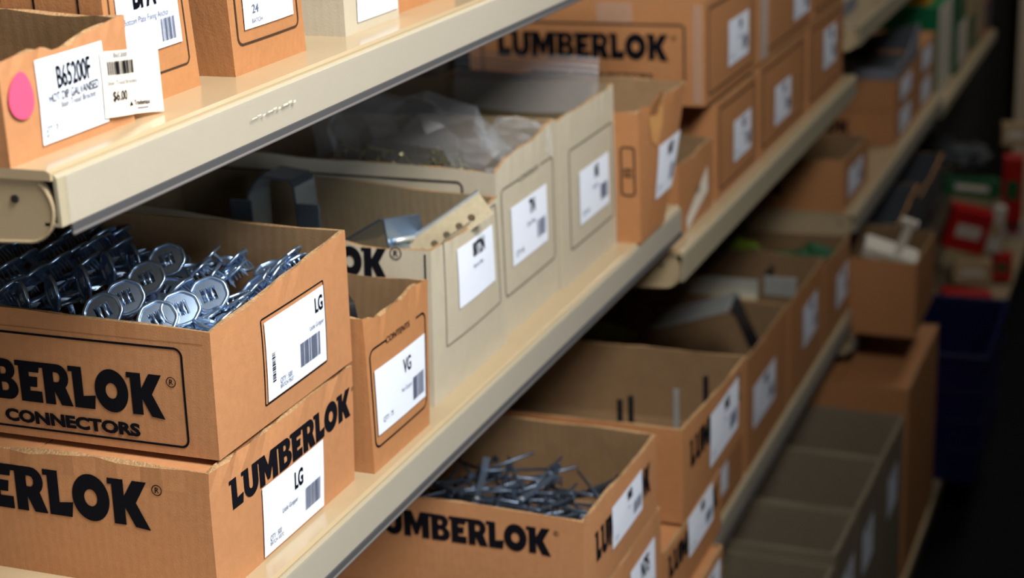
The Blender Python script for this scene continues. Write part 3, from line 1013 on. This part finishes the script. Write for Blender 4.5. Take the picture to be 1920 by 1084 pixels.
def crumple(name, label, loc, rad, seed, mt, fold=.12, rot=(0, 0, 0), sub=5, smooth=True):
    r = random.Random(seed)
    bm = bmesh.new()
    bmesh.ops.create_icosphere(bm, subdivisions=sub, radius=1)
    from mathutils import noise
    for v in bm.verts:
        n = v.co.normalized()
        q = n * 2.1 + Vector((seed, 0, 0))
        d = 1 + fold * (abs(noise.noise(q)) * 2 - .6) + fold * .6 * (1 - 2 * abs(noise.noise(q * 2.3))) + fold * .25 * noise.noise(q * 6)
        v.co = Vector((n.x * rad[0], n.y * rad[1], n.z * rad[2])) * d
    me = bpy.data.meshes.new(name)
    bm.to_mesh(me)
    bm.free()
    for p_ in me.polygons:
        p_.use_smooth = smooth
    o = link(name, me, None, [mt])
    o.location = loc
    o.rotation_euler = rot
    tag(o, label, 'bag')
    return o


crumple('plastic_bag', 'crumpled clear bag swelling out of the middle buff carton', (1.565, .150, 1.345), (.058, .098, .052), 3, BAG, .34, (.1, .1, 0), 3, False)
crumple('plastic_bag', 'small crumpled clear bag corner at the right of the big clear bag', (1.622, .062, 1.347), (.014, .034, .022), 8, BAG, .35, (0, .2, .3), 3, False)
rnd = random.Random(5)
pr_n = None
for k in range(26):
    x, y, z = 1.515 + rnd.random() * .09, .07 + rnd.random() * .17, 1.325 + rnd.random() * .022
    if pr_n is None:
        mb = MB().tube([(-.018, 0, 0), (.016, 0, 0)], .0016, 0, 6).tube([(.016, 0, 0), (.018, 0, 0)], .0036, 0, 8)
        o = mb.build('gold_nail', BRASSY)
        pr_n = o
    else:
        o = pr_n.copy()
        COL.objects.link(o)
    o.location = (x, y, z)
    o.rotation_euler = (rnd.uniform(-.5, .5), rnd.uniform(-.7, .7), rnd.uniform(0, 6.28))
    tag(o, 'small gold coloured nail under the clear bag in the middle buff carton', 'nail', 'gold nails in the clear bag')
# zip bag standing out of the third buff carton
mb = MB()
N = 14
vs, fs = [], []
for j in range(7):
    for i in range(N + 1):
        y = .036 + .176 * i / N
        vs.append((1.812 + .004 * math.sin(i * .7) + .002 * j - .006, y, 1.335 + .0105 * j + .007 * (i / N) * (j / 6)))
for j in range(6):
    for i in range(N):
        a = j * (N + 1) + i
        fs.append([a, a + 1, a + N + 2, a + N + 1])
t = thing('zip_bag', 'clear zip top bag standing up out of the third buff carton', 'bag', (1.812, .12, 1.335))
o = MB().add([Vector(v) - Vector((1.812, .12, 1.335)) for v in vs], fs).build('bag_film', ZIPM, t, True)
mb = MB()
for dz in (.046, .052):
    mb.tube([(.004 * math.sin(i * .7) + .003, .036 + .176 * i / N - .12, dz + .006 * i / N) for i in range(N + 1)], .0011, 0, 6)
mb.build('zip_strip', ZIPM, t, True)

# leaning orange carton with torn flap
oc = Carton('orange brown open carton leaning forward with a torn front flap', 1.836, 1.930, -.004, .30, zm, .152, KD, seed=17,
            corner_h=[.003, .004, .01, .0], top_shift=[(-.003, 0), (.085, -.004), (.085, 0), (0, 0)], wav=.002, sag={'F': ((.35, .07, -.012), (.1, .08, .004))}, rag=.0012, bulge=.002)
p = Print().frame(.304 - .022, .304 - .006, .058, .115, .0024, .004).text('SIZE', .304 - .019, .080, .010, width=.010, bold=.02)
oc.art('L', p, 'printed_frame', (INK_B,))
oc.label('F', .040, .096, .040, .102, head='N8', sub='', seed=37, qty='QTY')
p = Print()
pp = [(.018, .142), (.030, .155), (.043, .147), (.046, .128), (.036, .104), (.024, .112)]
p.put(pp, [[5, 4, 3, 2, 1, 0]], 0, .0010)
oc.art('F', p, 'peeled_patch', (PEEL,))
fl = MB()
fl.add([(0, 0, 0), (.030, -.002, 0), (.024, -.010, .030), (.014, -.016, .038), (.004, -.008, .026)], [[0, 1, 2, 3, 4]])
fl.add([(0, .002, 0), (.030, .000, 0), (.024, -.008, .030), (.014, -.014, .038), (.004, -.006, .026)], [[4, 3, 2, 1, 0]])
o = fl.build('torn_flap', KRAFT_D, oc.root)
o.location = (-.015, -.152, .136)
# loose red item at the back
t = thing('red_tag', 'small red plastic tag far back under the upper shelf', 'tag', (1.62, .325, 1.366))
MB().box((-.012, -.004, -.008), (.012, .004, .012), bev=.002).build('tag_body', RED, t)
MB().tube([(0, 0, .011), (.002, 0, .018), (0, 0, .023)], .001, 0, 6).build('tag_loop', RED, t)

# ================================================================== MIDDLE SHELF, SECOND BAY
z2 = 1.114
sm = Carton('small open brown carton with slanted white label, tucked right of the leaning orange carton', 2.075, 2.243, .020, .26, z2, .092, KD, seed=41, wav=.002, corner_h=[.004, .004, .01, .01])
p = Print().rect(.045, .145, .0, .058, 0, .0012)
vs = [(.036, .022), (.136, .062), (.136, .030 + .015), (.140, .026), (.040, .0)]
p = Print()
p.put([(.030, .018), (.132, .066), (.136, .030), (.034, -.0)], [[0, 3, 2, 1]], 0, .0012)
p.text('N10', .075, .040, .010, mi=1, off=.0016, bold=.02, xs=.6)
p.wrap('label', sm.on('F'), [LABEL_W, LTXT], sm.root)
for k in range(4):
    mb = MB().ribbon([(-.03, 0, 0), (0, 0, .006), (.03, 0, .0)], (0, 1, 0), .03, .0015)
    o = mb.build('metal_strap', STEEL_D, None, True)
    o.location = (2.15 + k * .012, .07 + k * .025, z2 + .068 + k * .004)
    o.rotation_euler = (.3, .2, .4 * k)
    tag(o, 'dark metal strap in the small open carton with the slanted label', 'metal strap', 'dark straps in the small carton')


def closed_box(label, x0, x1, y0, dep, z, h, seed, lab, head, side_logo=False, bars=((.08, .10), (.90, .92)), mats=KD):
    b = Carton(label, x0, x1, y0, y0 + dep, z, h, mats, seed=seed, closed=True, wav=.0004, group='closed brown cartons on the second bay', rag=.0003)
    w = x1 - x0
    p = Print()
    p.frame(w * .06, w * .92, h * .09, h * .92, .0035, .008, 0)
    b.art('F', p, 'printed_frame', (INK_B,))
    b.label('F', lab[0], lab[1], lab[2], lab[3], head=head, sub='Nail Plate', seed=seed, qty='QTY 24')
    if side_logo:
        p = Print().logo(dep - .050, h * .44, .035, xs=.84, regs=.2).text('TIMBER CONNECTORS', dep - .072 - .175, h * .24, .009, width=.175, bold=.02)
        b.art('L', p)
        p = Print().frame(.02, dep - .028, h * .12, h * .78, .003, .006)
        b.art('L', p, 'printed_frame', (INK_B,))
        for ra in ((dep - .016, dep - .003, .004, h - .004), (dep - .15, dep - .10, h * .8, h - .002)):
            b.art('L', Print().rect(*ra, 0, .0007), 'packing_tape', (TAPE,))
    return b


L1 = closed_box('closed carton at bottom left of the carton wall, beside the small open carton', 2.265, 2.500, .020, .30, z2, .138, 51, (.085, .188, .034, .094), 'N12')
L2 = closed_box('closed brown carton second along the bottom row of the carton wall', 2.512, 2.845, .020, .30, z2, .142, 52, (.095, .205, .030, .092), 'N15')
L3 = closed_box('closed brown carton at the far right end of the bottom row of the carton wall', 2.862, 3.165, .020, .30, z2, .146, 53, (.115, .225, .048, .118), 'N20')
closed_box('large closed carton with lettered side, leftmost in the upper row of the carton wall', 2.205, 2.492, .020, .34, z2 + .1465, .140, 54, (.115, .232, .032, .096), 'N4', True)
b = closed_box('closed carton with shiny tape, middle of the upper row of the carton wall', 2.503, 2.880, .020, .34, z2 + .1465, .150, 55, (.235, .352, .028, .082), 'N6')
b.art('F', Print().rect(.010, .060, .004, .145, 0, .0007), 'packing_tape', (TAPE,))
closed_box('closed brown carton at the far right of the upper row of the carton wall', 2.892, 3.165, .020, .34, z2 + .1495, .145, 56, (.08, .19, .06, .12), 'N7')

# ================================================================== LOWER SHELF, FRONT STACKS (near bay)
yb = -.100
zs = .742
fb = Carton('closed brown carton under the open lettered carton of nails, its label cut by the frame', 1.372, 1.585, yb, .22, zs, .226, K1, seed=61, closed=True)
p = Print().logo(.170, .150, .044, xs=.55, reg=False)
fb.art('F', p)
fb.label('F', .100, .185, .120, .205, head='N75', sub='Nails', seed=61, qty='QTY')
f1 = Carton('open lettered brown carton of loose nails and straps, lower centre', 1.343, 1.572, yb, .23, zs + .2275, .088, K1, seed=62, corner_h=[.004, -.002, .004, .014], wav=.0015, top_shift=[(0, 0)] * 4, bulge=.002)
p = Print().logo(.33 - .032, .0545, .0265, xs=.84, regs=.2)
f1.art('L', p)
p = Print().logo(.203, .036, .031, xs=.66, reg=False)
f1.art('F', p)
f1.label('F', .076, .172, .028, .072, head='N60', sub='Nails', seed=62, qty='QTY')
rnd = random.Random(9)
np_ = None
for k in range(95):
    x, y = 1.392 + rnd.random() * .130, -.050 + rnd.random() * .150
    ln = .03 + rnd.random() * .03
    if np_ is None:
        t0 = thing('wire_nail', '', 'nail', (0, 0, 0), 0, 'loose nails in the lower lettered carton')
        MB().tube([(-.042, 0, 0), (.040, 0, 0), (.043, 0, 0)], [.0016, .0016, .0003], 0, 6).build('shank', ZDARK, t0, True)
        MB().tube([(-.0435, 0, 0), (-.042, 0, 0)], .0040, 0, 8).build('nail_head', ZDARK, t0)
        np_ = t0
        o = t0
    else:
        o = copy_tree(np_)
    o.location = (x, y, zs + .2275 + .034 + (k / 95) * .016 + rnd.random() * .006 + max(0, y) * .08)
    o.rotation_euler = (0, rnd.uniform(-.16, .16), rnd.uniform(0, 6.28))
    o['label'] = 'loose dull steel nail in the open lettered carton at lower centre'
for k, (x, y, a) in enumerate(((1.40, .14, .5), (1.42, .165, 1.2), (1.43, .12, -.3), (1.46, .05, .2), (1.47, -.01, -.5))):
    t = thing('bent_strap', ('short flat zinc strap lying on the loose nails, near the back', 'zinc strap tilted up against the back of the nail carton', 'zinc strap crossing the nails, left of centre', 'short zinc strap lying flat in the middle of the nails', 'short zinc strap beside the front wall of the nail carton')[k], 'metal strap', (x, y, zs + .2275 + .060))
    t.rotation_euler = (.15, -.25, a)
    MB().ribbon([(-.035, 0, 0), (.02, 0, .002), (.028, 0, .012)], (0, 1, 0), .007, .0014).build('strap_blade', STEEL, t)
    MB().tube([(-.025, 0, .0005), (-.025, 0, .0022)], .002, 0, 8).build('rivet', GALV, t)

f0 = Carton('brown carton mostly hidden under the middle shelf, behind the lower lettered cartons', 1.20, 1.50, .235, .40, zs, .26, K1, seed=63, closed=True)
g1 = Carton('lowest brown carton of the second front stack, label at the frame bottom', 1.598, 1.795, yb - .012, .20, zs, .083, KD, seed=64, closed=True)
p = Print().logo(.190, .046, .026, xs=.80, reg=False)
g1.art('F', p)
g1.label('F', .086, .180, .030, .076, head='NS', sub='', seed=64)
g2 = Carton('brown carton in the middle of the second front stack, under the open one', 1.598, 1.832, yb, .22, zs + .0845, .080, KD, seed=65, closed=True)
p = Print().logo(.215, .042, .028, xs=.86, reg=False)
g2.art('F', p)
g2.label('F', .084, .190, .034, .076 + .006, head='N50', sub='', seed=65)
g3 = Carton('brown carton with only a sliver of label visible, behind the second front stack', 2.030, 2.355, .004, .30, .6525, .190, KD, seed=66, closed=True)
g3.label('F', .14, .225, .030, .075, head='', sub='', fine=False, qty='')
f2 = Carton('open brown carton with grey inside on top of the second front stack', 1.668, 1.956, yb, .26, zs + .1665, .112, KD, seed=67, corner_h=[0, -.0165, -.020, 0], top_shift=[(.002, 0)] * 4, wav=.0012, rag=.0006)
p = Print().logo(.250, .055, .033, xs=.80, reg=False)
f2.art('F', p)
f2.label('F', .106, .238, .022, .088, head='N40', sub='Nails', seed=67, qty='QTY')
for k, (x, y) in enumerate(((1.79, .010), (1.795, -.002), (1.82, -.050), (1.86, -.075))):
    t = thing('steel_strap', ('grey steel strap standing upright in the open second stack carton, leftmost', 'grey steel strap standing right beside the leftmost upright one', 'pale steel strap standing alone in the middle of the second stack carton', 'dark steel strap standing near the front corner of the second stack carton')[k], 'metal strap', (x, y, zs + .172))
    MB().box((-.004, -.0035, 0), (-.0028, .0035, .086 + .004 * k), bev=.0004).build('strap_blade', (STEEL_D, STEEL_D, GALV, STEEL_D)[k], t)
    MB().box((-.004, -.0035, 0), (.010, .0035, .0014)).build('strap_foot', (STEEL_D, STEEL_D, GALV, STEEL_D)[k], t)

# ================================================================== LOWER SHELF, SECOND BAY ROW
z3 = .6525
f3 = Carton('open brown carton holding a bent galvanised angle, first in the lower row', 2.378, 2.655, .004, .34, z3, .186, KD, seed=71, corner_h=[0, -.004, .004, .01], wav=.0015)
f3.label('F', .034, .176, .058, .128, head='N30', sub='', seed=71)
t = thing('large_angle_bracket', 'large bent galvanised angle with a bright top leg, resting in the first lower row carton', 'bracket', (2.5, .072, .87))
MB().ribbon([(.005, .120, -.030), (.0, -.010, .014), (-.001, -.014, .014)], (1, 0, .15), .065, .003).build('top_leg', GALV, t)
MB().ribbon([(-.001, -.014, .014), (.004, -.020, .009), (.035, -.052, -.090)], (1, 0.2, .2), .065, .003).build('down_leg', STEEL_D, t)
crumple('plastic_wrap', 'lime green plastic wrap scrap at the back of the first lower row carton', (2.465, .270, .822), (.03, .050, .020), 12, LIME, .3)
f4 = Carton('open brown carton with long galvanised plates across it, second in the lower row', 2.665, 2.945, .004, .34, z3, .178, KD, seed=72, corner_h=[0, 0, .006, .01], wav=.0012)
f4.label('F', .100, .215, .066, .140, head='N25', sub='', seed=72)
t = thing('galvanised_plate', 'long galvanised ribbed plate lying across the second lower row carton', 'metal plate', (2.80, .20, .812))
MB().box((-.020, -.115, -.012), (-.016, .115, .020), bev=.001).build('plate_web', GALV, t)
MB().box((-.060, -.115, -.014), (-.016, .115, -.011)).build('plate_flange', GALV_Y, t)
t = thing('zinc_block_bracket', 'short zinc bracket at the front of the second lower row carton', 'bracket', (2.80, .048, .822))
MB().box((-.02, -.030, -.016), (-.016, .026, .018), bev=.001).build('bracket_face', GALV, t)
MB().box((-.016, .020, -.016), (.030, .026, .022)).build('bracket_side', STEEL_D, t)
f5 = Carton('open brown carton of green and dark oddments, last in the lower row', 2.955, 3.192, .004, .34, z3, .158, KD, seed=73, corner_h=[.004, -.010, -.016, 0])
f5.label('F', .100, .215, .040, .108, head='N22', sub='', seed=73)
for k, (x, y) in enumerate(((3.03, .06), (3.08, .10), (3.06, .16), (3.11, .20), (3.10, .05), (3.05, .24))):
    o = crumple('cable_tie_bundle', ('lime', 'dark green', 'dark', 'pale green', 'green', 'black')[k] + ' plastic fixings bundle in the last lower row carton, ' + ('nearest its label', 'second from its label', 'in its middle', 'right of its middle', 'against its far wall', 'deepest in')[k], (x, y, z3 + .122 + .003 * k), (.026, .030, .016), 40 + k, (LIME, GREEN, STEEL_D, LIME, GREEN, STEEL_D)[k], .4)
    o['category'] = 'fixings bundle'

# ================================================================== THIRD BAY
z4 = .839
nc = Carton('open brown carton with dark inside at the near end of the third bay shelf', 3.216, 3.470, .022, .36, z4, .100, KD, seed=81, corner_h=[.004, -.006, .000, .004], sag={'L': ((.5, .3, -.01),)})
nc.label('F', .035, .180, .020, .076, head='N18', sub='', seed=81)
p = Print().logo(.338 - .12, .030, .024, xs=.9, reg=False)
nc.art('L', p)
far = []
for k, (x0, x1, z, h, lb) in enumerate(((3.790, 4.090, z4, .076, 'lower carton of the first far stack in the third bay'), (3.790, 4.090, z4 + .0775, .068, 'upper carton of the first far stack, under the grey open box'),
                                        (4.105, 4.380, z4, .080, 'lower carton of the second far stack, nearest the green box'), (4.105, 4.380, z4 + .0815, .074, 'upper carton of the second far stack, beside the green box'))):
    b = Carton('brown ' + lb, x0, x1, .020, .36, z, h, KD, seed=82 + k, closed=True, group='far carton stacks in the third bay', wav=.0005)
    b.label('F', .05, .20, h * .15, h * .85, head='N', sub='', seed=82 + k, fine=False, qty='')
    if k < 2:
        p = Print().logo(.34 - .10, h * .3, .03, xs=.9, reg=False)
        b.art('L', p)
gb = Carton('grey open topped box with a raised front flap on top of the far stack', 3.790, 4.110, .020, .36, z4 + .147, .034, (GREYB, GBAG, GREYB), seed=90, corner_h=[-.010, .042, -.012, -.012], sag={'R': ((.35, .22, -.016), (.7, .3, -.004)), 'F': ((.5, .3, -.012),)}, name='display_box', cat='box')
t = thing('product_box', 'dark green product box with white front, beyond the grey open box', 'box', (4.62, .18, .801))
MB().box((-.12, -.15, 0), (.12, .16, .235), bev=.003).build('box_body', TEAL, t)
MB().box((-.118, -.1525, .004), (.118, -.1505, .230)).build('front_panel', WHITE, t)
MB().box((-.1215, -.02, .10), (-.1205, .08, .15)).build('printed_panel', NAVY, t)
t = thing('product_box', 'flat yellow product box lying on the dark green box', 'box', (4.62, .16, 1.0365))
MB().box((-.11, -.10, 0), (.11, .11, .06), bev=.003).build('box_body', YELL, t)
MB().box((-.112, -.06, .015), (-.1105, .07, .045)).build('printed_panel', WHITE, t)
for k, (x, h, mt, mp, lb) in enumerate(((4.90, .22, GREEN, WHITE, 'green and white product box just beyond the dark green box'), (5.12, .20, TAN, GREEN, 'tan product box in the row beyond the dark green box'), (5.31, .24, GREEN, TAN, 'mid green product box far along the distant shelf'), (5.50, .17, RED, NAVY, 'dark red product box at the far end of the distant shelf'))):
    t = thing('product_box', lb, 'box', (x, .12, .801), 0, 'product boxes on the distant shelf')
    MB().box((-.09, -.10, 0), (.09, .12, h), bev=.003).build('box_body', mt, t)
    MB().box((-.085, -.1025, .02), (.085, -.1005, h * .6)).build('front_panel', mp, t)
t = thing('product_box', 'pale grey box at the near end of the high right shelf', 'box', (3.32, .16, 1.206))
MB().box((-.09, -.12, 0), (.09, .14, .16), bev=.003).build('box_body', GREYB, t)
MB().box((-.07, -.1225, .03), (.07, -.1205, .12)).build('front_panel', WHITE, t)

# low shelf carton with white bracket
pbx = Carton('open brown carton jutting over the low shelf, a white bracket poking out', 3.222, 3.472, -.120, .22, .593, .150, KD, seed=95, corner_h=[0, -.004, .006, .008], wav=.002)
p = Print().logo(.34 - .13, .03, .05, xs=.7, reg=False)
pbx.art('L', p, 'printed_lettering', (INK_B,))
t = thing('post_bracket', 'off white T shaped post bracket poking out of the low jutting carton', 'bracket', (3.31, -.055, .735))
t.rotation_euler = (.32, -.2, .1)
MB().box((-.028, -.055, -.012), (.028, .055, .012), bev=.003).build('base_plate', WHITE, t)
MB().box((-.004, -.022, .012), (.004, -.006, .075)).build('stem', WHITE, t)
MB().box((-.006, -.030, .072), (.006, .006, .084), bev=.002).build('cross_bar', WHITE, t)
MB().box((-.029, -.030, -.003), (-.0281, .030, .003)).build('slot', GALV_Y, t)

for k, (x0, x1, h) in enumerate(((3.62, 3.90, .110), (3.94, 4.30, .090))):
    b = Carton(('dark open box on the low shelf just beyond the jutting carton', 'dark open box on the low shelf, farther of the two')[k], x0, x1, -.02, .30, .593, h, (GBAG, GBAG, PEEL), seed=120 + k, name='open_box', cat='box', wav=.003, corner_h=[0, .02, .01, 0])

# ================================================================== BASE DECK
zb = .1205
for k, (x0, x1, h) in enumerate(((2.185, 2.425, .372), (2.432, 2.604, .380), (2.612, 2.856, .372), (2.864, 3.096, .362))):
    b = Carton(('nearest open taupe bin on the base deck, cut by the frame bottom', 'second open taupe bin on the base deck', 'third open taupe bin on the base deck, under the lower shelf lip', 'farthest open taupe bin on the base deck, beside the dark carton')[k],
               x0, x1, -.125, .33, zb, h, (BINM, BINM, BINR), t=.007, seed=100 + k, name='storage_bin', cat='bin', group='open taupe bins on the base deck', wav=.001, corner_h=[.004, -.004, .004, .01])
    b.label('F', .05, .15, h - .14, h - .06, head='N', sub='', fine=False, qty='')
dc = Carton('dark brown closed carton on the base deck behind the taupe bins', 3.125, 3.520, -.128, .15, zb, .40, KD, seed=110, closed=True)
p = Print().logo(.278 - .03, .27, .045, xs=.62, reg=False)
dc.art('L', p)
# navy tote
t = thing('tote_bin', 'navy blue plastic tote jutting out past the base deck, beside the dark carton', 'bin', (3.80, -.07, .1205))
mb = MB()
X, Y0, Y1, H = .20, -.15, .17, .30
def ringq(s, z):
    return [(-X * s, Y0 * s, z), (X * s, Y0 * s, z), (X * s, Y1 * s, z), (-X * s, Y1 * s, z)]
vs = ringq(.92, 0) + ringq(1, H) + ringq(.98, H) + ringq(.90, .004)
fs = [[0, 3, 2, 1], [12, 13, 14, 15]]
for a in (0, 4, 8):
    for j in range(4):
        fs.append([a + j, a + (j + 1) % 4, a + 4 + (j + 1) % 4, a + 4 + j])
mb.add(vs, fs)
for z in (.08, .15, .22):
    s = .925 + .08 * z / H
    mb.tube([Vector(q) for q in ringq(s + .01, z)], .003, 0, 6, True)
mb.build('bin_walls', NAVY, t)
MB().tube([Vector(q) for q in ringq(1.01, H)], .009, 0, 8, True).build('rim', NAVY, t)
# small packets beyond
pk = [('red card packet leaning beside the white packet on the far base deck', RED, WHITE, (4.98, .01, .318), (.03, .060, .065), (.25, -.1, .3), RED),
      ('white packet right of the large red packet', WHITE, TAN, (5.05, -.075, .30), (.02, .022, .07), (.1, 0, .2), WHITE),
      ('red packet standing at the far right edge of the photo', RED, GREEN, (5.15, -.115, .40), (.03, .030, .10), (0, 0, .1), RED),
      ('dark green packet lying above the large red packet', GREEN, WHITE, (5.03, -.005, .43), (.04, .080, .028), (.1, .1, .2), GREEN),
      ('red and white packet lying low on the far base deck', RED, WHITE, (4.80, -.03, .155), (.035, .070, .026), (.1, 0, .4), RED),
      ('tan packet lying behind the low red and white packet', TAN, WHITE, (4.95, -.03, .195), (.03, .055, .035), (0, .1, .2), TAN),
      ('small white packet at the right edge of the photo', WHITE, RED, (5.2, -.12, .26), (.02, .028, .028), (0, 0, 0), WHITE),
      ('dark red packet below the small white packet', RED, GREEN, (5.1, -.10, .17), (.03, .030, .04), (0, .1, .1), RED),
      ('pale tan packet at the upper right, under the distant shelf', TAN, WHITE, (5.3, -.10, .53), (.03, .040, .035), (0, .1, .2), TAN)]
for lb, m1, m2, loc, s, r, _ in pk:
    t = thing('packet', lb, 'packet', (loc[0], loc[1], loc[2] - s[2]), 0, 'packets on the far base deck')
    t.rotation_euler = r
    MB().box((-s[0], -s[1], 0), (s[0], s[1], 2 * s[2]), bev=.004).build('packet_body', m1, t)
    MB().box((-s[0] - .001, -s[1] * .6, s[2] * .7), (-s[0] + .0005, s[1] * .6, s[2] * 1.3)).build('printed_panel', m2, t)
sup = thing('packet_rack', 'dark rack of stacked trays holding the far packets on the base deck', 'rack', (5.1, .12, .1205))
MB().box((-.30, -.02, 0), (.35, .20, .36), bev=.003).build('tray_stack', STEEL_D, sup)
for zt in (.09, .18, .27):
    MB().box((-.29, -.024, zt), (.34, -.019, zt + .02), bev=.001).build('tray_lip', GBAG, sup)
for k, (x, y, z) in enumerate(((4.74, .20, .516), (4.94, .20, .516), (5.22, .16, .516), (5.08, .02, .512))):
    o = crumple('plastic_bag', ('grey clear bag heaped highest left', 'grey clear bag heaped second from left', 'grey clear bag heaped at the far right', 'grey clear bag heaped in front')[k] + ' above the far packets', (x, y, z), (.085, .070, .026), 70 + k, GBAG, .4, (0, 0, 0), 3, False)
    o['group'] = 'grey bags heaped above the far packets'
column = thing('display_column', 'beige square column at the far right, beyond the end of the shelves', 'column', (6.12, -.20, 0))
MB().box((-.12, -.17, 0), (.12, .17, 1.9), bev=.004).build('column_body', COLM, column)
MB().box((-.13, -.18, 0), (.13, .18, .10), bev=.004).build('plinth', DARKM, column)
